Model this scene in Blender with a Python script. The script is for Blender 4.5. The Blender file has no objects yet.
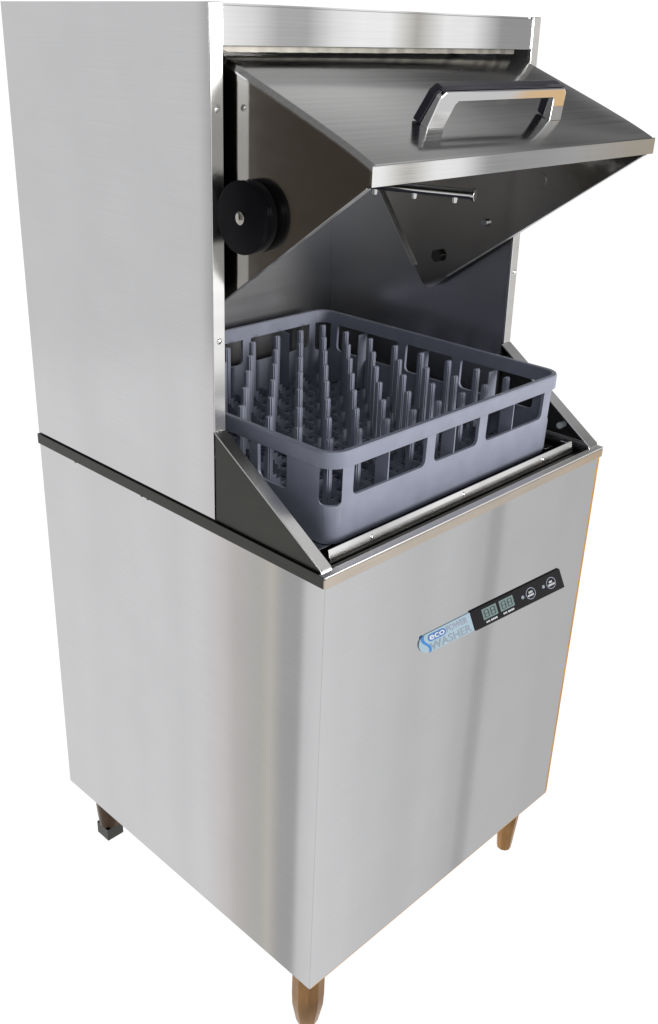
import bpy, bmesh, math, random
from mathutils import Vector, Matrix
random.seed(4)
S = bpy.context.scene
COL = S.collection
PI = math.pi

# ------------------------------------------------------------------ helpers
def BM(): return bmesh.new()

def box(bm, x0, x1, y0, y1, z0, z1):
    v = [bm.verts.new((x, y, z)) for z in (z0, z1) for y in (y0, y1) for x in (x0, x1)]
    for f in ((0,2,3,1),(4,5,7,6),(0,1,5,4),(2,6,7,3),(0,4,6,2),(1,3,7,5)):
        bm.faces.new([v[i] for i in f])

def prism(bm, pts, fn, a, b):
    """pts: 2-D outline; fn(u, v, w) -> xyz ; extruded from w=a to w=b"""
    A = [bm.verts.new(fn(u, v, a)) for u, v in pts]
    B = [bm.verts.new(fn(u, v, b)) for u, v in pts]
    n = len(pts)
    bm.faces.new(A[::-1]); bm.faces.new(B)
    for i in range(n):
        j = (i+1) % n
        bm.faces.new((A[i], A[j], B[j], B[i]))

def yz(u, v, w): return (w, u, v)       # outline in y,z extruded along x
def xz(u, v, w): return (u, w, v)
def xy(u, v, w): return (u, v, w)

def tube(bm, p0, p1, r0, r1=None, n=24, prof=None):
    """capped cylinder / cone; prof = list of (t, radius) along the axis"""
    p0 = Vector(p0); p1 = Vector(p1); d = (p1-p0); L = d.length; d.normalize()
    a = d.orthogonal().normalized(); b = d.cross(a)
    prof = prof or [(0, r0), (1, r1 if r1 is not None else r0)]
    rings = []
    for t, r in prof:
        c = p0 + d*(t*L)
        rings.append([bm.verts.new(c + (a*math.cos(2*PI*k/n) + b*math.sin(2*PI*k/n))*r) for k in range(n)])
    for q in range(len(rings)-1):
        for k in range(n):
            j = (k+1) % n
            bm.faces.new((rings[q][k], rings[q][j], rings[q+1][j], rings[q+1][k]))
    bm.faces.new(rings[0][::-1]); bm.faces.new(rings[-1])

def done(name, bm, mat, parent=None, bevel=0, seg=2, smooth=None):
    bmesh.ops.recalc_face_normals(bm, faces=bm.faces)
    me = bpy.data.meshes.new(name); bm.to_mesh(me); bm.free()
    o = bpy.data.objects.new(name, me); COL.objects.link(o)
    if mat: me.materials.append(mat)
    if parent: o.parent = parent
    if bevel:
        m = o.modifiers.new('bevel', 'BEVEL'); m.width = bevel; m.segments = seg
        m.limit_method = 'ANGLE'; m.angle_limit = math.radians(35)
        m.harden_normals = True
        for p in me.polygons: p.use_smooth = True
    if smooth:
        for p in me.polygons: p.use_smooth = True
        me.set_sharp_from_angle(angle=math.radians(smooth))
    return o

def thing(name, label, cat, loc=(0,0,0)):
    o = bpy.data.objects.new(name, None); COL.objects.link(o)
    o.location = loc; o['label'] = label; o['category'] = cat
    o.empty_display_size = .05
    return o

# ------------------------------------------------------------------ materials
def mat_base(name, col, metal=0, rough=.4, spec=.5):
    m = bpy.data.materials.new(name); m.use_nodes = True
    b = m.node_tree.nodes['Principled BSDF']
    b.inputs['Base Color'].default_value = (*col, 1)
    b.inputs['Metallic'].default_value = metal
    b.inputs['Roughness'].default_value = rough
    b.inputs['Specular IOR Level'].default_value = spec
    return m, m.node_tree, b

def steel(name, col=(.63,.63,.64), rough=.14, grain=(3,3,300), var=.05, rvar=.05, bump=0.0, cloud=.0, wavy=0.0):
    """brushed / rolled stainless: fine grain streaks, soft clouding"""
    m, nt, b = mat_base(name, col, 1, rough)
    N = nt.nodes; L = nt.links
    tc = N.new('ShaderNodeTexCoord')
    mp = N.new('ShaderNodeMapping'); mp.inputs['Scale'].default_value = grain
    L.new(tc.outputs['Object'], mp.inputs[0])
    n1 = N.new('ShaderNodeTexNoise'); n1.inputs['Scale'].default_value = 1; n1.inputs['Detail'].default_value = 5
    L.new(mp.outputs[0], n1.inputs['Vector'])
    n2 = N.new('ShaderNodeTexNoise'); n2.inputs['Scale'].default_value = 9; n2.inputs['Detail'].default_value = 4
    L.new(tc.outputs['Object'], n2.inputs['Vector'])
    def rng(src, lo, hi):
        r = N.new('ShaderNodeMapRange'); r.inputs[1].default_value = .3; r.inputs[2].default_value = .7
        r.inputs[3].default_value = lo; r.inputs[4].default_value = hi
        L.new(src, r.inputs[0]); return r.outputs[0]
    g = rng(n1.outputs['Fac'], 1-var, 1+var)
    c = rng(n2.outputs['Fac'], 1-cloud, 1+cloud)
    mu = N.new('ShaderNodeMath'); mu.operation = 'MULTIPLY'; L.new(g, mu.inputs[0]); L.new(c, mu.inputs[1])
    vm = N.new('ShaderNodeVectorMath'); vm.operation = 'SCALE'; vm.inputs[0].default_value = col
    L.new(mu.outputs[0], vm.inputs['Scale']); L.new(vm.outputs[0], b.inputs['Base Color'])
    L.new(rng(n1.outputs['Fac'], max(.02, rough-rvar), rough+rvar), b.inputs['Roughness'])
    prev = None
    if bump:
        bp = N.new('ShaderNodeBump'); bp.inputs['Strength'].default_value = bump; bp.inputs['Distance'].default_value = .0004
        L.new(n1.outputs['Fac'], bp.inputs['Height']); prev = bp
    if wavy:
        n3 = N.new('ShaderNodeTexNoise'); n3.inputs['Scale'].default_value = 5; n3.inputs['Detail'].default_value = 1
        L.new(tc.outputs['Object'], n3.inputs['Vector'])
        b2 = N.new('ShaderNodeBump'); b2.inputs['Strength'].default_value = wavy; b2.inputs['Distance'].default_value = .004
        L.new(n3.outputs['Fac'], b2.inputs['Height'])
        if prev: L.new(prev.outputs[0], b2.inputs['Normal'])
        prev = b2
    if prev: L.new(prev.outputs[0], b.inputs['Normal'])
    return m

def plastic(name, col, rough=.4, var=.06, spec=.5, scale=30):
    m, nt, b = mat_base(name, col, 0, rough, spec)
    N = nt.nodes; L = nt.links
    tc = N.new('ShaderNodeTexCoord')
    n = N.new('ShaderNodeTexNoise'); n.inputs['Scale'].default_value = scale; n.inputs['Detail'].default_value = 4
    L.new(tc.outputs['Object'], n.inputs['Vector'])
    r = N.new('ShaderNodeMapRange'); r.inputs[1].default_value = .3; r.inputs[2].default_value = .7
    r.inputs[3].default_value = 1-var; r.inputs[4].default_value = 1+var
    L.new(n.outputs['Fac'], r.inputs[0])
    vm = N.new('ShaderNodeVectorMath'); vm.operation = 'SCALE'; vm.inputs[0].default_value = col
    L.new(r.outputs[0], vm.inputs['Scale']); L.new(vm.outputs[0], b.inputs['Base Color'])
    r2 = N.new('ShaderNodeMapRange'); r2.inputs[3].default_value = rough-.06; r2.inputs[4].default_value = rough+.06
    L.new(n.outputs['Fac'], r2.inputs[0]); L.new(r2.outputs[0], b.inputs['Roughness'])
    return m

M = {}
M['panel']   = steel('brushed_steel', rough=.032, grain=(6,6,700), var=.018, rvar=.006, cloud=.02, wavy=0)
M['front']   = steel('brushed_steel_front', rough=.032, grain=(6,6,700), var=.018, rvar=.006, cloud=.02, wavy=0)
M['trim']    = steel('polished_trim', (.66,.66,.66), rough=.05, grain=(8,8,500), var=.03, rvar=.015, cloud=.03)
M['lid']     = steel('lid_steel', (.56,.56,.555), rough=.13, grain=(3,200,200), var=.06, rvar=.03, cloud=.03)
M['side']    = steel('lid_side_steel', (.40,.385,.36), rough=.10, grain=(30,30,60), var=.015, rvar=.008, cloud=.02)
M['inner']   = steel('inner_steel', (.43,.435,.45), rough=.30, grain=(4,4,200), var=.012, rvar=.008, cloud=.04)
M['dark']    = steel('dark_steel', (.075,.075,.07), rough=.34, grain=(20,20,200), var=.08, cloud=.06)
M['fascia']  = steel('fascia_steel', (.66,.66,.66), rough=.02, grain=(8,8,500), var=.03, rvar=.005, cloud=.03)
M['flange']  = steel('flange_steel', (.66,.66,.66), rough=.25, grain=(8,8,60), var=.02, rvar=.01, cloud=.03)
M['edge']    = steel('edge_steel', (.62,.63,.64), rough=.42, grain=(8,8,60), var=.03)
M['rimtop']  = steel('rim_steel', (.64,.64,.64), rough=.36, grain=(8,60,60), var=.03)
M['rail']    = steel('rail_steel', (.70,.70,.70), rough=.13, grain=(30,8,8), var=.03, rvar=.02, cloud=.06, wavy=.02)
M['warm']    = steel('warm_reflection_rim', (.64,.565,.48), rough=.14, grain=(8,8,500), var=.05, rvar=.03, cloud=.06)  # steel tinted tan for an orange floor reflected in the rim front
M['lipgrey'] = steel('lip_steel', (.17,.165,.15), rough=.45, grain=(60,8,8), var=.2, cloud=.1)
M['chrome']  = steel('chrome', (.82,.82,.83), rough=.05, grain=(5,5,5), var=.01, rvar=.01)
M['legwarm']  = steel('warm_reflection_leg', (.31,.17,.072), rough=.32, grain=(60,60,12), var=.25, cloud=.25)  # leg steel coloured brown in place of a wood floor's reflection
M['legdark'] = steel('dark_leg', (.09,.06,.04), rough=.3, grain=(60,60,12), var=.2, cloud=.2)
M['amber']   = steel('amber_reflection', (.75,.38,.08), rough=.28, grain=(5,5,40), var=.08, cloud=.1)  # orange floor reflection painted as a colour
M['black']   = plastic('black_plastic', (.004,.004,.0055), .35, spec=.06)
M['blackg']  = plastic('black_gloss', (.010,.010,.018), .12)
M['slotshade']  = plastic('slot_shade_black', (.010,.010,.010), .6)  # black that stands in for shade in the slot
M['rack']    = plastic('rack_plastic', (.152,.163,.213), .38, .07)
M['sticker'] = plastic('sticker_pale', (.185,.26,.315), .35, .04)
M['blue']    = plastic('sticker_blue', (.008,.11,.33), .4)
M['navy']    = plastic('sticker_blue_pill', (.015,.085,.25), .4)
M['white']   = plastic('print_white', (.36,.38,.40), .4)
M['grey']    = plastic('print_grey', (.135,.165,.195), .4)
M['lav']     = plastic('print_lavender', (.15,.165,.215), .4)
M['lcd']     = plastic('display_green_grey', (.075,.12,.12), .25)
M['lcdseg']  = plastic('display_segment', (.008,.014,.016), .3)

# ------------------------------------------------------------------ dimensions (metres)
W, D = .66, .6613
ZB, ZR, ZT = .10, .8284, 1.4714
YH = .211                      # front plane of the hood
FL = .0195                     # flange width
IX0, IX1, IY1 = .028, .632, .627

dw = thing('dishwasher', 'tall stainless steel hood dishwasher with its lid swung open and black control strip', 'dishwasher', (0,0,0))

# ------------------------------------------------------------------ lower cabinet
bm = BM()
prism(bm, [(0,D),(0,.0002)]+[(.0007-.0007*math.cos(t*PI/16),.0002-.0007*math.sin(t*PI/16)) for t in range(1,8)]+[(.0007,-.0005),(.006,-.0005),(.006,.0118),(.012,.0118),(.012,D)], xy, ZB, .8105)      # side sheet, folded at the front corner
done('side_panel', bm, M['panel'], dw)
bm = BM(); box(bm, W-.012, W, .004, D, ZB, .8105); done('side_panel', bm, M['panel'], dw)
bm = BM(); box(bm, .0125, W-.0125, D-.012, D-.001, ZB, .8105); done('back_panel', bm, M['panel'], dw)
bm = BM(); box(bm, .006, W-.0060, -.0005, .0115, ZB, .8105)
fp = done('front_panel', bm, M['front'], dw)
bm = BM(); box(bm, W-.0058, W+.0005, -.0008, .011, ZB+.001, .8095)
done('edge_reflection', bm, M['amber'], dw, .0015)  # strips coloured amber for the floor's reflection in the panel's bent edges
bm = BM(); box(bm, .004, W-.001, .0002, .011, ZB-.0028, ZB-.0004); done('edge_reflection', bm, M['amber'], dw)
bm = BM(); box(bm, .0125, W-.0125, .012, D-.0125, ZB+.004, ZB+.008); done('base_plate', bm, M['dark'], dw)

# counter rim: frame round the tank mouth
bm = BM()
e = .003
box(bm, -e, W+e, -e, .0095, .8250, ZR)
box(bm, W-.0095, W+e, .0098, D, .8108, ZR)
rim = done('counter_rim', bm, M['rimtop'], dw, .0012)
bm = BM(); box(bm, -e, W+e, -e+.0003, .0095, .8108, .8247); done('rim_front', bm, M['warm'], rim, .0006)  # tan colour holds the floor's reflection
bm = BM()
box(bm, -e-.0004, .0095, .0, D, .8112, ZR-.0004)
box(bm, .0098, W-.0098, D-.012, D-.001, .8112, ZR-.0004)
for yy in (.36, .375, .55):
    box(bm, -e-.0004, .004, yy, yy+.004, .8097, .8115)
done('seam_strip', bm, M['dark'], dw)

# tank lining
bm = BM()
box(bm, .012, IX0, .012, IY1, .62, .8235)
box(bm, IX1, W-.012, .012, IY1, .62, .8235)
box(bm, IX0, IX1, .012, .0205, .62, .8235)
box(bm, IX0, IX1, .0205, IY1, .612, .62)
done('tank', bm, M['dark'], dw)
# rack rail : folded shelf in front and runners at the sides
bm = BM()
prism(bm, [(.0240,.8262),(.0285,.8425),(.0298,.8421),(.0255,.8262),(.0255,.805),(.0240,.805)], yz, .034, .612)
box(bm, .600, .612, .0300, .0430, .8404, .8420)
rail = done('rack_rail', bm, M['rail'], dw, .0006)
bm = BM()
box(bm, .034, .075, .058, IY1-.004, .817, .8265)
done('rack_rail', bm, M['trim'], dw, .0008)
bm = BM()
box(bm, .585, .606, .058, IY1-.004, .817, .8265)
done('rack_rail', bm, M['trim'], dw, .0008)
def screw(loc, nrm, r, parent, mat='chrome', name='screw'):
    n = Vector(nrm).normalized(); p = Vector(loc)
    b = BM()
    tube(b, p - n*.001, p + n*r*.55, r, n=20, prof=[(0,r),(.35,r),(.7,r*.8),(.92,r*.45),(1,r*.12)])
    return done(name, b, M[mat], parent, smooth=50)
for sx, sz in ((.1164,.8345),(.318,.8360),(.5257,.8340)):
    screw((sx, .0240+(sz-.8262)*.276, sz), (0,-.96,.27), .0034, rail)
# little white plug on the inner right gusset
bm = BM(); tube(bm, (.652,.070,.851), (.638,.070,.851), .0055, n=16); done('plug', bm, M['white'], dw, smooth=40)

# ------------------------------------------------------------------ hood
def lean(z): return .0015+.0155*(ZT-z)/(ZT-.9585)
def glean(z): return .017*max(0, z-ZR)/(.9585-ZR)
def leanbox(bm, x0, x1, y0, y1, z0, z1):
    v0 = len(bm.verts); box(bm, x0, x1, y0, y1, z0, z1); bm.verts.ensure_lookup_table()
    for v in list(bm.verts)[v0:]: v.co.x += lean(v.co.z)
bm = BM(); box(bm, 0, .0025, YH+.001, D, ZR+.0006, ZT); done('hood_side', bm, M['panel'], dw)
bm = BM(); leanbox(bm, W-.0025, W, YH+.001, D, ZR+.0006, ZT); done('hood_side', bm, M['panel'], dw)
bm = BM(); box(bm, .003, W-.003, D-.004, D-.001, ZR+.0006, ZT-.004); done('hood_back', bm, M['panel'], dw)
bm = BM(); box(bm, .003, W-.003, YH+.004, D-.001, ZT-.0035, ZT-.0005); done('hood_top', bm, M['panel'], dw)
for side in (0, 1):
    x0, x1 = (0.0002, FL) if side == 0 else (W-FL, W-.0002)
    bm = BM()
    zb = ZR+.001 if side == 0 else .9555
    zb = .9585
    if side == 0:
        box(bm, x0, x1, YH-.001, YH+.0035, zb, ZT)
    else:
        leanbox(bm, x0, x1, YH-.001, YH+.0035, zb, ZT)
    fl = done('front_flange', bm, M['flange'], dw, .001)
    for z in (1.3592, 1.0815):
        screw(((.0095 if side == 0 else W-.0075+lean(z)), YH-.001, z), (0,-1,0), .0042, fl)
bm = BM(); box(bm, FL-.0018, FL-.0002, YH+.0037, YH+.030, .9590, ZT-.004); done('slot_shade', bm, M['slotshade'], dw)  # two black strips added for the shade in the slot beside the lid
bm = BM(); box(bm, IX0-.0035, IX0-.0005, YH+.0305, .36, .96, 1.43); done('slot_shade', bm, M['slotshade'], dw)
# fascia
bm = BM()
box(bm, FL+.0003, W-FL+.0032, YH+.0005, YH+.0035, 1.4262, 1.4688)
box(bm, FL+.0006, W-FL-.0006, YH+.004, YH+.02, 1.4660, 1.4675)
done('fascia', bm, M['fascia'], dw, .0008)
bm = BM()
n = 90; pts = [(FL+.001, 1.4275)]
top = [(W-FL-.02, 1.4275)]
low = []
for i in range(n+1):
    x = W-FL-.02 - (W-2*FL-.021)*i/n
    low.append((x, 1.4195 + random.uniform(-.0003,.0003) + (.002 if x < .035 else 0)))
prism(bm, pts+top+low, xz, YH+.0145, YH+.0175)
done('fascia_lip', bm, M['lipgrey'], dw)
# inner lining
bm = BM()
leanbox(bm, W-FL-.0005, W-FL+.0035, YH+.0038, IY1-.0002, .8238, 1.44)
box(bm, IX0-.008, IX0-.004, YH+.0305, IY1-.0002, .8238, 1.44)
box(bm, IX0, W+.008, IY1, IY1+.0035, .8288, 1.44)
done('inner_lining', bm, M['inner'], dw)

# gussets
for side in (0, 1):
    sx = 0 if side == 0 else W
    sg = 1 if side == 0 else -1
    def gx(u, v, w, sx=sx, sg=sg): return (sx+sg*w+(glean(v) if sg < 0 else 0), u, v)
    bm = BM()
    ye = YH-.0015 if side == 0 else YH+.012
    tri = [(YH-.0015,.9575)]+([(ye,.9575)] if side else [])+[(ye,ZR+.0005),(.008,ZR+.0005),(.008,.8325)]
    prism(bm, tri, gx, .0008, .0028)
    g = done('gusset', bm, M['dark'], dw)
    bm = BM()
    # top flange: slim folded strip with a rounded foot
    a = Vector((YH-.001, .9590)); b_ = Vector((.009, .8335)); d = (b_-a).normalized(); nn = Vector((-d.y, d.x))
    if nn.y < 0: nn = -nn
    b2 = b_ + d*.006 - nn*.0035
    P = [a, b_, b2, b2-nn*.0022, b_-nn*.0022, a-nn*.0022]
    prism(bm, [(p.x, p.y) for p in P], gx, .0, FL if side == 0 else .026)
    done('flange', bm, M['flange'], g, .0008)

# ------------------------------------------------------------------ lid (swung open)
SL = .400                                       # slope of the lid sheet (z per y)
lxl = lambda y: .0290
lxr = lambda y: .6405
lid_o = BM()
def lidpt(s, y, z): return ((lxl(y) if s == 0 else lxr(y)), y, z)
y0, z0 = -.0168, 1.3175
T = .002
zl = 1.2960
def lz(y):            # height of the slightly bowed lid sheet
    u = max(0, y-y0)
    return z0 + .385*u + .13*.036*(1-math.exp(-u/.036))
y1 = .300; z1 = lz(y1)
bm = lid_o
ys = [y0+.001+(y1-y0-.001)*(i/28)**1.5 for i in range(29)]
def station(x, drop):
    P = [(y0, zl), (y0, z0-.001-drop)] + [(y, lz(y)-drop) for y in ys] + [(y1, z1-T-drop)] + [(y, lz(y)-T-drop) for y in ys[::-1][1:-1]] + [(y0+.0025, z0-T-drop), (y0+.0025, zl)]
    return [bm.verts.new((x, y, z)) for y, z in P]
ST = [station(.0290,.0055), station(.0345,.0003), station(.0360,0), station(.6335,0), station(.6350,.0003), station(.6405,.0055)]
bm.faces.new(ST[0][::-1]); bm.faces.new(ST[-1])
k = len(ST[0])
for q in range(5):
    for i in range(k):
        j = (i+1) % k; bm.faces.new((ST[q][i],ST[q][j],ST[q+1][j],ST[q+1][i]))
lid = done('lid', bm, M['lid'], dw, smooth=25)
# bright lip strip along the front
bm = BM()
prof = [(y0-.0012,zl-.001),(y0-.0012,z0-.0015),(y0-.0002,z0-.0006),(y0-.0002,zl-.001)]
A = [bm.verts.new(lidpt(0,*p)) for p in prof]; B = [bm.verts.new(lidpt(1,*p)) for p in prof]
k = len(prof)
bm.faces.new(A[::-1]); bm.faces.new(B)
for i in range(k):
    j = (i+1) % k; bm.faces.new((A[i],A[j],B[j],B[i]))
done('lip', bm, M['trim'], lid)
# side plates
def plate_outline():
    P = [(y0+.003,zl), (y0+.003,z0-.006)] + [(y,lz(y)-.0066) for y in (-.005,.005,.015,.025,.04,.06,.09,.13,.17,.21,.25)] + [(y1-.002,z1-.0066), (y1+.03,z1-.02), (.510,1.2082)]
    c0 = Vector((.374,1.024)); a = Vector((.510,1.2082)); b = Vector((y0+.003,zl))
    da = (a-c0).normalized(); db = (b-c0).normalized(); r = .022
    for i in range(7):
        t = i/6
        p = c0 + da*r*(1-t)**2 + db*r*t**2
        P.append((p.x,p.y))
    return P
OUT = plate_outline()
for s in (0,1):
    bm = BM(); off = .0012
    A = []; B = []
    for (y,z) in OUT:
        yy = min(y,.3)
        x = lxl(yy)+off if s == 0 else lxr(yy)-off
        x2 = x + (.0015 if s == 0 else -.0015)
        A.append(bm.verts.new((x,y,z))); B.append(bm.verts.new((x2,y,z)))
    k = len(A); bm.faces.new(A); bm.faces.new(B[::-1])
    for i in range(k):
        j = (i+1)%k; bm.faces.new((A[i],A[j],B[j],B[i]))
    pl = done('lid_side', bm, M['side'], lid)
    # folded edges along the lower and rear edge
    bm = BM()
    def strip(p, q, w):
        p = Vector(p); q = Vector(q); d = (q-p).normalized(); nn = Vector((-d.y,d.x))
        vs = []
        for (pt,h) in ((p,0),(q,0),(q,.0012),(p,.0012)):
            c = pt + nn*h
            yy = min(pt.x,.3)
            x = lxl(yy)+off+.0016 if s == 0 else lxr(yy)-off-.0016
            vs.append((x,c.x,c.y))
        sg = 1 if s == 0 else -1
        V1 = [bm.verts.new(v) for v in vs]; V2 = [bm.verts.new((v[0]+sg*w,v[1],v[2])) for v in vs]
        bm.faces.new(V1); bm.faces.new(V2[::-1])
        for i in range(4):
            j=(i+1)%4; bm.faces.new((V1[i],V1[j],V2[j],V2[i]))
    strip((y0+.008,zl-.0045),(.326,1.0590),.007)
    strip((.4035,1.0650),(.505,1.2025),.007)
    done('folded_edge', bm, M['edge'], pl)
    if s == 1:
        x = .6376
        bm = BM(); tube(bm, (x,.351,1.091), (x-.009,.351,1.091), .0115, n=6); done('bolt', bm, M['dark'], pl, .001)
        bm = BM(); tube(bm, (x,.258,1.160), (x-.006,.258,1.160), .0062, n=16); done('rivet', bm, M['inner'], pl, .001)
        bm = BM(); tube(bm, (x,.165,1.2385), (x-.0008,.165,1.2385), .013, n=32); done('pivot_cap', bm, M['side'], pl)
# pivot knob
bm = BM()
KY, KZ = .1690, 1.2405
tube(bm, (.0300,KY,KZ), (.0090,KY,KZ), .043, n=64, prof=[(0,.0425),(.04,.0432),(.55,.0432),(.57,.0424),(.60,.0432),(.93,.0432),(.98,.0427),(1,.0415)])
kn = done('pivot_knob', bm, M['black'], lid, smooth=40)
bm = BM(); tube(bm, (.0092,KY,KZ), (.0066,KY,KZ), .0072, n=24, prof=[(0,.0078),(.5,.0078),(1,.0060)]); bo = done('bolt_head', bm, M['side'], kn, smooth=40)

# handle : chrome bracket with black glossy cover
nL = Vector((0,-.430,.9028)); uL = Vector((0,.9028,.430))
hy = .049; hz = lz(hy)
def hp(x, h, s, hy=hy, hz=hz):
    p = Vector((x, hy, hz)) + nL*h + uL*s
    return (p.x,p.y,p.z)
xl, xr, H = .190, .464, .0435
outer = [(xl-.004,0),(xl+.004,H-.006),(xl+.012,H),(xr-.010,H),(xr-.003,H-.006),(xr+.010,0)]
inner = [(xr-.018,0),(xr-.027,H-.016),(xr-.031,H-.0125),(xl+.041,H-.0125),(xl+.037,H-.016),(xl+.028,0)]
def hprism(bm, pts, s0, s1):
    prism(bm, pts, hp, s0, s1)
bm = BM(); prism(bm, outer+inner, lambda x,h,w: hp(x, h, -.0115+.13*h if w < 0 else w), -1, .0015)
ha = done('handle', bm, M['chrome'], lid, .0016, 3)
bm = BM()
o2 = [(xl-.0048,.0006),(xl+.0034,H-.0055),(xl+.0118,H+.0018),(xr-.0098,H+.0018),(xr-.0024,H-.0055),(xr+.0108,.0006)]
i2 = [(xr-.016,.0006),(xr-.026,H-.015),(xr-.030,H-.011),(xl+.040,H-.011),(xl+.036,H-.015),(xl+.026,.0006)]
hprism(bm, o2+i2, .0020, .0140)
done('handle_cover', bm, M['blackg'], ha, .002, 3)
bm = BM()
t2 = [(xl+.006,H+.0004),(xl+.012,H+.0022),(xr-.010,H+.0022),(xr-.005,H+.0004)]
hprism(bm, t2, -.0035, .0018)
done('top_cover', bm, M['blackg'], ha, .0004, 2)

# wash arm under the lid
bm = BM()
a0 = Vector((.323,.300,1.2455)); a1 = Vector((.393,.114,1.2425)); dd=(a1-a0).normalized()
a_ = a0 - dd*.195
tube(bm, a_, a1, .0070, n=20)
arm = done('wash_arm', bm, M['trim'], dw, smooth=40)
bm = BM(); tube(bm, a1-dd*.001, a1+dd*.004, .0088, n=20); done('end_cap', bm, M['trim'], arm, .0008)
for t in (.025,.085,.145,.25,.31,.37):
    p = a1-dd*t
    bm = BM(); tube(bm, p+Vector((0,0,-.004)), p+Vector((0,0,-.0135)), .0042, .003, n=12); done('nozzle', bm, M['chrome'], arm, smooth=30)
bm = BM(); tube(bm, (.323,.30,1.238), (.323,.30,1.268), .018, n=24); done('hub', bm, M['trim'], arm, .001)
bm = BM(); tube(bm, (.323,.30,1.268), (.323,.30,1.41), .010, n=20); done('feed_pipe', bm, M['trim'], arm, smooth=40)

# ------------------------------------------------------------------ legs
def leg(x, y, m, foot):
    b = BM()
    if foot == 'square':
        tube(b, (x,y,ZB-.0005), (x,y,-.012), .03, n=20, prof=[(0,.026),(.3,.0265),(.7,.0235),(1,.0205)])
    else:
        tube(b, (x,y,ZB-.0005), (x,y,-.046 if foot == 'r' else -.041), .03, n=10, prof=[(0,.0270),(.45,.0275),(.62,.0265),(.90,.0190),(1,.0135)] if foot == 'r' else [(0,.0215),(.4,.0210),(.93,.0150),(1,.0140)])
    o = done('leg', b, M[m], dw, smooth=25)
    if foot == 'square':
        b = BM(); box(b, x-.0185,x+.0185,y-.0185,y+.0185,-.040,-.0122); done('foot', b, M['dark'], o, .001)
leg(.040,.040,'legwarm','r'); leg(.057,.620,'legdark','square'); leg(.611,.048,'legwarm','s'); leg(.610,.615,'legdark','square')

# ------------------------------------------------------------------ control strip on the front
BLp, BRp, TRp, TLp = Vector((.3436,.6037)), Vector((.6043,.5829)), Vector((.5758,.6299)), Vector((.3228,.6468))
def Q(u, v):      # bilinear on the black part; u in 0..1, v in 0..1 (continues to the left for u < 0)
    a = BLp.lerp(BRp, u); b = TLp.lerp(TRp, u); return a.lerp(b, v)
YF = -.0005
def plate(bm, pts, y, t):   # outline in (u,v) on the strip -> thin slab
    P = [Q(u,v) for u,v in pts]
    prism(bm, [(p.x,p.y) for p in P], lambda a,b,w: (a,w,b), y, y-t)
def rrect(u0,u1,v0,v1,ru,rv,n=5):
    out = []
    for cx,cy,s in ((u1-ru,v1-rv,0),(u0+ru,v1-rv,1),(u0+ru,v0+rv,2),(u1-ru,v0+rv,3)):
        for i in range(n+1):
            a = (s+i/n)*PI/2
            out.append((cx+ru*math.cos(a), cy+rv*math.sin(a)))
    return out
asp = .262/.048
bm = BM(); plate(bm, rrect(0,1,0,1,.012,.06), YF-.0002, .0022)
cp = done('control_panel', bm, M['black'], dw, .0005)
bm = BM()
uL0 = -.505
stk = [(-.0005,.04),(-.0005,.96)] + [(uL0+.085-.085*math.sin(t*PI/12), .5+.44*math.cos(t*PI/12)) for t in range(13)]
plate(bm, stk, YF-.0002, .0014)
st = done('brand_sticker', bm, M['sticker'], dw, .0003)
bm = BM()
wave = []
for i in range(15):
    v = .93-.86*i/14; c = uL0+.066+.024*math.sin((v-.5)*6.0)*-1
    wave.append((c,v))
wv = [(u-.012,v) for u,v in wave] + [(u+.012,v) for u,v in wave[::-1]]
for i in range(14):
    (u0_,v0_),(u1_,v1_) = wave[i], wave[i+1]
    h0 = .013-.003*i/14
    plate(bm, [(u0_-h0,v0_),(u0_+h0,v0_),(u1_+h0,v1_),(u1_-h0,v1_)], YF-.0017, .0002)
done('wave_mark', bm, M['blue'], st)
bm = BM(); plate(bm, rrect(-.415,-.250,.54,.88,.028,.15), YF-.0017, .0002); done('pill_mark', bm, M['navy'], st)

def text(name, s, u0, u1, v0, v1, mat, parent, y, outline=0, bold=0.0):
    cu = bpy.data.curves.new(name, 'FONT'); cu.body = s; cu.resolution_u = 3
    cu.offset = bold
    o = bpy.data.objects.new(name, cu); COL.objects.link(o)
    dg = bpy.context.evaluated_depsgraph_get()
    me = bpy.data.meshes.new_from_object(o.evaluated_get(dg))
    bpy.data.objects.remove(o)
    b = BM(); b.from_mesh(me); bpy.data.meshes.remove(me)
    xs = [v.co.x for v in b.verts]; ys = [v.co.y for v in b.verts]
    ax, bx, ay, by = min(xs), max(xs), min(ys), max(ys)
    for v in b.verts:
        p = Q(u0+(v.co.x-ax)/(bx-ax)*(u1-u0), v0+(v.co.y-ay)/(by-ay)*(v1-v0))
        v.co = (p.x, y, p.y)
    return done(name, b, M[mat], parent)
text('lettering', 'eco', -.404,-.263,.60,.83,'white',st,YF-.0022,bold=.02)
text('lettering', 'POWER', -.242,-.040,.58,.88,'lav',st,YF-.0018,bold=.02)
text('lettering', 'WASHER', -.412,-.022,.09,.47,'grey',st,YF-.0018,bold=.015)
def digit(bm, u, v, w, h, y):
    t = .17*w; tv = t*asp*.55
    segs = [(u,u+w,v+h-tv,v+h),(u,u+w,v+h/2-tv/2,v+h/2+tv/2),(u,u+w,v,v+tv)]
    for (a,b_,c,d) in segs: plate(bm, [(a+t*.6,c),(b_-t*.6,c),(b_-t*.6,d),(a+t*.6,d)], y, .0001)
    for a in (u,u+w-t):
        for c in (v+tv*.7, v+h/2+tv*.3):
            plate(bm, [(a,c),(a+t,c),(a+t,c+h/2-tv),(a,c+h/2-tv)], y, .0001)
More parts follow.
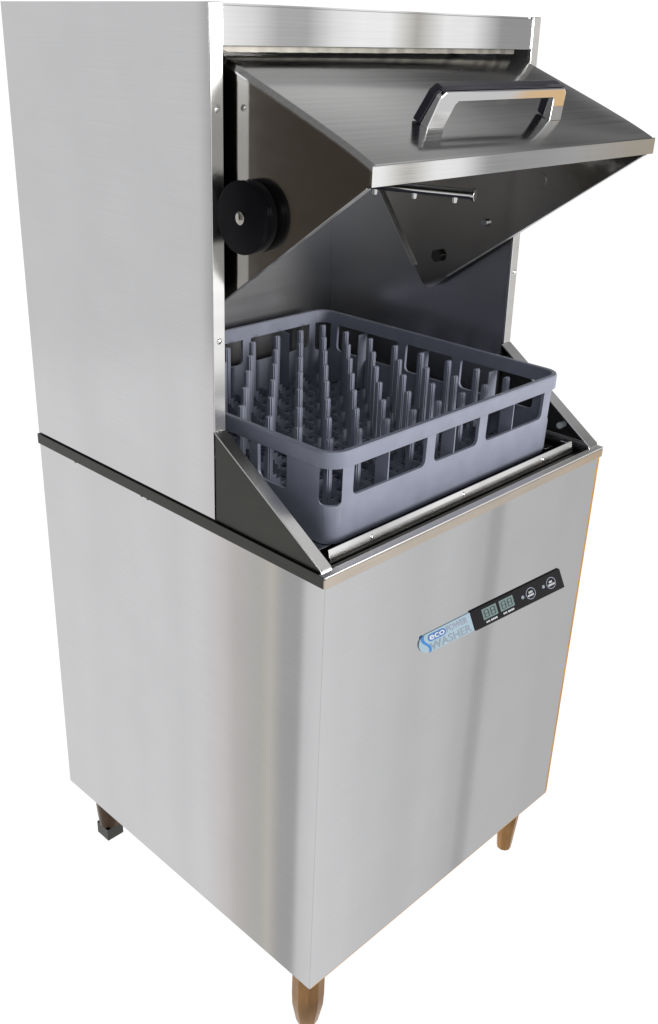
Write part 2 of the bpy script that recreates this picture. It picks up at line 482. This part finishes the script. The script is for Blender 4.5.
for u0_ in (.105,.285):
    bm = BM(); plate(bm, [(u0_,.32),(u0_+.150,.32),(u0_+.150,.86),(u0_,.86)], YF-.0025, .0002)
    ds = done('display', bm, M['lcd'], cp)
    bm = BM()
    digit(bm, u0_+.018,.40,.048,.38,YF-.0029); digit(bm, u0_+.084,.40,.048,.38,YF-.0029)
    done('digits', bm, M['lcdseg'], ds)
    bm = BM()      # tiny print below the display, too small to read in the photo
    uu = u0_+.018
    for w in (.010,.008,.010,.0,.014,.012,.012,.013):
        if w: plate(bm, [(uu,.13),(uu+w,.13),(uu+w,.22),(uu,.22)], YF-.0025, .0001)
        uu += w+.0045 if w else .008
    done('small_print', bm, M['grey' if u0_ > 9 else 'white'], ds)
for uc, vc in ((.625,.50),(.865,.52)):
    bm = BM(); R = .054; n = 28
    for i in range(n):
        a = 2*PI*i/n; b_ = 2*PI*(i+1)/n
        plate(bm, [(uc+R*math.cos(a),vc+R*asp*math.sin(a)),(uc+R*math.cos(b_),vc+R*asp*math.sin(b_)),
                   (uc+R*.88*math.cos(b_),vc+R*.88*asp*math.sin(b_)),(uc+R*.88*math.cos(a),vc+R*.88*asp*math.sin(a))], YF-.0025, .0001)
    bt = done('button', bm, M['lav'], cp)
    bm = BM()
    for (v_, hw) in ((.07,.020),(-.08,.036)):
        q = -hw
        while q < hw-.004:
            w = random.choice((.007,.009)); plate(bm, [(uc+q,vc+v_-.05),(uc+q+w,vc+v_-.05),(uc+q+w,vc+v_+.05),(uc+q,vc+v_+.05)], YF-.0025, .0001); q += w+.0035
    done('small_print', bm, M['white'], bt)
    bm = BM()
    plate(bm, [(uc-.092+.016*math.cos(2*PI*i/14), vc+.016*asp*math.sin(2*PI*i/14)) for i in range(14)], YF-.0025, .0003)
    done('indicator', bm, M['grey'], cp)

# ------------------------------------------------------------------ rack
RX, RY, RS, RZ0, RZ1 = .0520, .0440, .5360, .8275, .9612
rack = thing('dish_rack', 'square blue grey plastic dish rack with upright pegs sitting in the mouth of the dishwasher', 'dish rack', (RX+RS/2, RY+RS/2, RZ0))
inv = Matrix.Translation(-Vector((RX+RS/2, RY+RS/2, RZ0)))
def local(o): o.data.transform(inv); return o
def rloop(off, z, r=.032, n=7):
    x0, x1, y0_, y1_ = RX+off, RX+RS-off, RY+off, RY+RS-off
    r = max(.006, r-off); out = []
    for cx, cy, s in ((x1-r,y1_-r,0),(x0+r,y1_-r,1),(x0+r,y0_+r,2),(x1-r,y0_+r,3)):
        for i in range(n+1):
            a = (s+i/n)*PI/2; out.append((cx+r*math.cos(a), cy+r*math.sin(a), z))
    return out
bm = BM()
# section runs down the outside (lower skirt, ledge under the top band), over the rim, down the inside
sec = [(.0085,RZ0),(.0065,RZ0+.004),(.0040,.9372),(.0006,.9384),(.0,.9400),(.0,.9590),(.0016,RZ1),(.0080,RZ1),(.0092,.9592),(.0096,.9400),(.0105,RZ0+.008),(.0110,RZ0)]
loops = [[bm.verts.new(p) for p in rloop(o, z)] for o, z in sec]
k = len(loops[0])
for i in range(len(loops)):
    A, B = loops[i], loops[(i+1) % len(loops)]
    for j in range(k):
        bm.faces.new((A[j], A[(j+1)%k], B[(j+1)%k], B[j]))
wall = done('rack_wall', bm, M['rack'], None)
# window cutters
cut = BM()
def win(bm, a, b, zlo, zhi, fn, d0, d1, r=.009):
    pts = [(a,zhi),(a,zlo+r)]
    for i in range(1,5):
        t = i/5*PI/2; pts.append((a+r-r*math.cos(t), zlo+r-r*math.sin(t)))
    pts += [(a+r,zlo),(b-r,zlo)]
    for i in range(1,5):
        t = i/5*PI/2; pts.append((b-r+r*math.sin(t), zlo+r-r*math.cos(t)))
    pts += [(b,zlo+r),(b,zhi)]
    prism(bm, pts, fn, d0, d1)
FW = [(.047,.197),(.2165,.3195),(.339,.489)]
GW = [(.086,.143),(.159,.215),(.231,.2865),(.3025,.359),(.375,.4315)]
cut_n = 0
for a, b in FW:
    for d0, d1 in ((RY-.02, RY+.02),):
        win(cut, RX+a, RX+b, .8925, .9385, xz, d0, d1)
for a, b in FW:
    win(cut, RX+a, RX+b, .8925, .9385, xz, RY+RS-.02, RY+RS+.02)
for a, b in FW:
    win(cut, RY+a, RY+b, .8885, .9385, yz, RX+RS-.02, RX+RS+.02)
for a, b in GW:
    win(cut, RY+a, RY+b, .8860, .9385, yz, RX-.02, RX+.02)
for cx_, cy_, ang in ((RX+.012,RY+.012,PI*5/4),(RX+RS-.012,RY+.012,-PI/4),(RX+.012,RY+RS-.012,PI*3/4),(RX+RS-.012,RY+RS-.012,PI/4)):
    c, s = math.cos(ang), math.sin(ang)
    win(cut, -.0150, .0150, .8840, .9385, lambda u,v,w,c=c,s=s,cx_=cx_,cy_=cy_: (cx_+w*c-u*s, cy_+w*s+u*c, v), -.022, .03, .007)
cutter = done('cutter', cut, None, None)
md = wall.modifiers.new('b','BOOLEAN'); md.operation='DIFFERENCE'; md.object=cutter; md.solver='EXACT'
dg = bpy.context.evaluated_depsgraph_get()
me = bpy.data.meshes.new_from_object(wall.evaluated_get(dg))
wall.modifiers.clear(); old = wall.data; wall.data = me; me.name='rack_wall'
bpy.data.objects.remove(cutter); bpy.data.meshes.remove(old)
for p in me.polygons: p.use_smooth = True
me.set_sharp_from_angle(angle=math.radians(28))
local(wall).parent = rack
# blade ribs that divide each window, set edge-on behind the opening
for c in (.122, .268, .414):
    for k in range(3):
        bm = BM()
        if k == 0: box(bm, RX+c-.0010, RX+c+.0010, RY+.0090, RY+.032, RZ0+.008, .9383)
        if k == 1: box(bm, RX+c-.0010, RX+c+.0010, RY+RS-.032, RY+RS-.0090, RZ0+.008, .9383)
        if k == 2: box(bm, RX+RS-.032, RX+RS-.0090, RY+c-.0010, RY+c+.0010, RZ0+.008, .9383)
        local(done('rib', bm, M['rack'], None)).parent = rack
# floor lattice
bm = BM()
PX0, PY0, PS = .1195, .1145, .0588
for i in range(-1,30):
    c = PX0 + (i)*PS/4
    if RX+.012 < c < RX+RS-.012: box(bm, c-.0020, c+.0020, RY+.011, RY+RS-.011, RZ0+.0020, RZ0+(.0115 if i % 4 == 0 else .0080 if i % 2 == 0 else .0060))
for i in range(-3,30):
    c = PY0 + (i)*PS/4
    if RY+.012 < c < RY+RS-.012: box(bm, RX+.011, RX+RS-.011, c-.0019, c+.0019, RZ0+.0024, RZ0+(.0110 if i % 4 == 0 else .0075 if i % 2 == 0 else .0055))
local(done('floor_lattice', bm, M['rack'], None)).parent = rack
# pegs: tall tapered cross posts with stepped fins at the foot
def peg_mesh():
    b = BM()
    H = .116
    def blade(w0, w1, t, along_x, z0=.006, z1=H):
        pts = [(-w0,z0),(w0,z0),(w1,z1),(-w1,z1)]
        if along_x: prism(b, pts, lambda u,v,w: (u,w,v), -t, t)
        else:       prism(b, pts, lambda u,v,w: (w,u,v), -t, t)
    blade(.0058,.0048,.0022,True)
    blade(.0050,.0040,.0020,False, .006, H-.0006)
    # outer ribs
    for sg in (-1,1):
        pts = [(-.0040,.006),(.0040,.006),(.0033,H-.0015),(-.0033,H-.0015)]
        prism(b, pts, lambda u,v,w: (w,u,v), sg*.0041-.0008, sg*.0041+.0008)
    # stepped fins
    for ax in (0,1):
        for sg in (-1,1):
            st_ = [(.002,.007),(.0235,.007),(.0235,.0150),(.015,.0150),(.015,.0230),(.002,.0230)]
            if ax == 1: st_ = [(.002,.0072),(.0195,.0072),(.0195,.0125),(.012,.0125),(.012,.0170),(.002,.0170)]
            pts = [(sg*u,v) for u,v in st_]
            if ax == 0: prism(b, pts, lambda u,v,w: (u,w,v), -.0009, .0009)
            else:       prism(b, pts, lambda u,v,w: (w,u,v), -.0009, .0009)
    return b
p0 = done('peg', peg_mesh(), M['rack'], None)
first = True
for i in range(8):
    for j in range(8):
        o = p0 if first else p0.copy()
        if not first: COL.objects.link(o)
        first = False
        o.parent = rack
        o.location = (PX0+i*PS-(RX+RS/2), PY0+j*PS-(RY+RS/2), .004)

# ------------------------------------------------------------------ made-up surroundings (world), bands shaped for the steel's reflections, and lamps
w = bpy.data.worlds.new('World'); S.world = w; w.use_nodes = True
nt = w.node_tree; N = nt.nodes; L = nt.links
bg = N['Background']
tc = N.new('ShaderNodeTexCoord'); sp = N.new('ShaderNodeSeparateXYZ'); L.new(tc.outputs['Generated'], sp.inputs[0])
def math_(op, a, b=None, clamp=False):
    m = N.new('ShaderNodeMath'); m.operation = op; m.use_clamp = clamp
    for i, v in enumerate((a, b)):
        if v is None: continue
        if isinstance(v, (int, float)): m.inputs[i].default_value = v
        else: L.new(v, m.inputs[i])
    return m.outputs[0]
azn = math_('ADD', math_('DIVIDE', math_('ARCTAN2', sp.outputs['Y'], sp.outputs['X']), 2*PI), .5)
def ramp(fac, stops, interp='LINEAR'):
    r = N.new('ShaderNodeValToRGB'); r.color_ramp.interpolation = interp
    el = r.color_ramp.elements
    while len(el) > 1: el.remove(el[-1])
    for i, (p, c) in enumerate(stops):
        if not isinstance(c, tuple): c = (c, c, c)
        q = el[0] if i == 0 else el.new(p)
        q.position = p; q.color = (*c, 1)
    L.new(fac, r.inputs[0]); return r.outputs[0]
azd = math_('MULTIPLY', math_('ARCTAN2', sp.outputs['Y'], sp.outputs['X']), 180/PI)
def rgb(c): return c if isinstance(c, tuple) else (c, c, c)
def at(stops, d):
    for (d0, c0), (d1, c1) in zip(stops, stops[1:]):
        if d0 <= d <= d1:
            t = (d-d0)/max(1e-6, d1-d0)
            return tuple(p+(q-p)*t for p, q in zip(rgb(c0), rgb(c1)))
def mixf(f, a, b):
    m = N.new('ShaderNodeMix'); m.data_type = 'RGBA'; L.new(f, m.inputs[0]); L.new(a, m.inputs[6]); L.new(b, m.inputs[7]); return m.outputs[2]
def around(stops):
    """tone of the surroundings by compass direction; two sectors get a finer ramp"""
    out = None
    for lo_, hi_ in ((-180, 180), (-60, -15), (110, 150)):
        part = [(lo_, at(stops, lo_))] + [(d, c) for d, c in stops if lo_ < d < hi_] + [(hi_, at(stops, hi_))]
        if out is None: part = [(d, c) for d, c in part if not (-59 < d < -16 or 111 < d < 149)]
        o = ramp(math_('DIVIDE', math_('SUBTRACT', azd, lo_), hi_-lo_), [((d-lo_)/(hi_-lo_), c) for d, c in part])
        if out is None: out = o
        else:
            inside = math_('MULTIPLY', math_('GREATER_THAN', azd, lo_), math_('LESS_THAN', azd, hi_))
            out = mixf(inside, out, o)
    return out
WH = 1.05
low = around([
    (-180, .78), (-150, .70), (-100, .66), (-70, .70), (-52, .92), (-44, .90), (-39, .80), (-34.5, .71), (-33.1, .66),
    (-32.8, .54), (-32.3, .54), (-32.0, .69), (-27.2, .64), (-26.8, (.74,.52,.30)), (-23.5, (.78,.50,.24)), (-22.8, .66), (-17, .74), (-10, .9), (-5, 1.0), (-3, WH), (100, WH),
    (112, .92), (129.0, .89), (130.5, (.82,.77,.76)), (131.2, (.70,.67,.65)), (132.8, (.62,.61,.58)), (133.2, (.66,.64,.58)), (133.6, (.72,.69,.62)), (134.0, (.62,.60,.555)),
    (134.4, .53), (135.5, .51), (135.9, .82), (138, .90), (142, .86), (150, .80), (180, .78)])
mid = around([
    (-180, .5), (-150, 1.0), (-110, 1.0), (-62, .8), (-52, 1.3), (-48.2, 1.1), (-47.8, .55), (-44.0, .50), (-43.7, 1.25), (-40.6, 1.25),
    (-40.4, .40), (-39.6, .45), (-39.4, (.75,.70,.58)), (-38.3, .8), (-38.1, 1.2), (-36.2, 1.1), (-36.0, .42), (-33.6, .42), (-33.3, .6), (-32.0, (.70,.45,.16)), (-30, (.80,.42,.07)), (-24.5, (.80,.42,.07)), (-24, .55),
    (-14, .6), (-5, .8), (-3, WH), (100, WH), (112, .85), (129.6, .80), (131.0, (.20,.175,.15)), (141.5, (.17,.15,.13)), (144, .45), (160, .55), (180, .5)])
A = lambda deg: deg/360+.5
nz = N.new('ShaderNodeTexNoise'); nz.noise_dimensions = '1D'; nz.inputs['Scale'].default_value = 90; nz.inputs['Detail'].default_value = 5
L.new(azn, nz.inputs['W'])
nr = N.new('ShaderNodeMapRange'); nr.inputs[1].default_value = .3; nr.inputs[2].default_value = .7; nr.inputs[3].default_value = .965; nr.inputs[4].default_value = 1.03
L.new(nz.outputs['Fac'], nr.inputs[0])
inview = ramp(azn, [(0,1),(A(-9),1),(A(-6),0),(A(100),0),(A(105),1),(1,1)])
nm = math_('ADD', math_('MULTIPLY', math_('SUBTRACT', nr.outputs[0], 1), inview), 1)
vmx = N.new('ShaderNodeVectorMath'); vmx.operation = 'SCALE'; L.new(low, vmx.inputs[0]); L.new(nm, vmx.inputs['Scale']); low = vmx.outputs[0]
mid = ramp(azn, [
    (0, .3), (A(-150), 1.0), (A(-110), 1.0), (A(-62), .7), (A(-52), 1.3), (A(-48.2), 1.2), (A(-47), .62), (A(-43.9), .55), (A(-43.5), 1.25), (A(-40.6), 1.25),
    (A(-40.2), .42), (A(-39.5), .5), (A(-39.2), (.75,.70,.58)), (A(-38.2), .8), (A(-38.0), 1.2), (A(-36.2), 1.1), (A(-35.9), .42), (A(-32), .45), (A(-31), .5), (A(-24), (.5,.4,.25)),
    (A(-14), WH), (A(100), WH), (A(112), .85), (A(129.8), .80), (A(131.2), (.10,.085,.07)), (A(146), (.07,.06,.05)), (A(155), .25), (1, .3)])
def smooth(v, lo, hi):
    m = N.new('ShaderNodeMapRange'); m.interpolation_type = 'SMOOTHSTEP'
    m.inputs[1].default_value = lo; m.inputs[2].default_value = hi; L.new(v, m.inputs[0]); return m.outputs[0]
def mix(f, a, b):
    m = N.new('ShaderNodeMix'); m.data_type = 'RGBA'
    L.new(f, m.inputs[0])
    for i, v in ((6, a), (7, b)):
        if isinstance(v, tuple): m.inputs[i].default_value = (*v, 1)
        else: L.new(v, m.inputs[i])
    return m.outputs[2]
z = sp.outputs['Z']
# made-up ceiling: dark, with light strips added for bands reflected in the lid
vz = math_('DIVIDE', sp.outputs['Y'], math_('MAXIMUM', z, .05))
added_ceil = ramp(math_('ADD', math_('MULTIPLY', vz, .2), .5), [
    (0, .35), (.30, .35), (.36, .6), (.42, .6), (.48, .3), (.56, .30), (.62, .40), (.650, .58), (.660, .54), (.668, .72), (.680, .62), (.692, .46), (.75, .3), (.9, .2), (1, .2)])
vx = math_('DIVIDE', sp.outputs['X'], math_('MAXIMUM', z, .05))
fal = ramp(math_('MULTIPLY', vx, .25, True), [(0, .8), (.30, 1.25), (.38, .75), (.46, .33), (1, .35)])
mm = N.new('ShaderNodeMix'); mm.data_type = 'RGBA'; mm.blend_type = 'MULTIPLY'; mm.inputs[0].default_value = 1
L.new(added_ceil, mm.inputs[6]); L.new(fal, mm.inputs[7]); added_ceil = mm.outputs[2]
c1 = mix(smooth(z, -.33, -.25), low, mid)
c2 = mix(smooth(z, .12, .26), c1, added_ceil)
L.new(c2, bg.inputs['Color']); bg.inputs['Strength'].default_value = 1.0

ld = bpy.data.lights.new('fill_lamp', 'AREA'); ld.energy = 120; ld.size = .9; ld.shape = 'DISK'; ld.color = (1,.97,.93)  # added fill light, brightens the rack from front right
lo = bpy.data.objects.new('fill_lamp', ld); COL.objects.link(lo)
lo.location = (1.15, -2.4, 1.55)
lo.rotation_euler = (Vector((.3,.2,.9))-lo.location).to_track_quat('-Z','Y').to_euler()

fd = bpy.data.lights.new('flash_lamp', 'AREA'); fd.energy = 6; fd.size = .22; fd.shape = 'DISK'; fd.color = (.93,.96,1)
fo = bpy.data.objects.new('flash_lamp', fd); COL.objects.link(fo)
fo.location = (-.93, -.90, 1.62)
fo.rotation_euler = (Vector((.35,.3,.98))-fo.location).to_track_quat('-Z','Y').to_euler()

# ------------------------------------------------------------------ camera
cam = bpy.data.cameras.new('camera'); co = bpy.data.objects.new('camera', cam); COL.objects.link(co)
R = ((0.710934162934816,-0.7028506034107986,0.02395089261903595),(-0.28003727896812725,-0.3141699372897631,-0.9071253347203315),(0.6450982393095641,0.6381992477184711,-0.4201785118866478))
m = Matrix(((R[0][0],-R[1][0],-R[2][0]),(R[0][1],-R[1][1],-R[2][1]),(R[0][2],-R[1][2],-R[2][2]))).to_4x4()
m.translation = Vector((-0.81201346573145,-0.7563762188534928,1.4442204599894832))
co.matrix_world = m
cam.sensor_width = 36; cam.sensor_fit = 'AUTO'
cam.lens = 1016.3451777*36/1024
cam.shift_x = (329-300.4804834)/1024
cam.shift_y = (501.3918039-512)/1024
cam.clip_start = .01; cam.clip_end = 1000
S.camera = co
S.view_settings.view_transform = 'Standard'; S.view_settings.look = 'None'
S.view_settings.exposure = 0; S.view_settings.gamma = 1
S.render.film_transparent = False
S.cycles.max_bounces = 10; S.cycles.glossy_bounces = 8
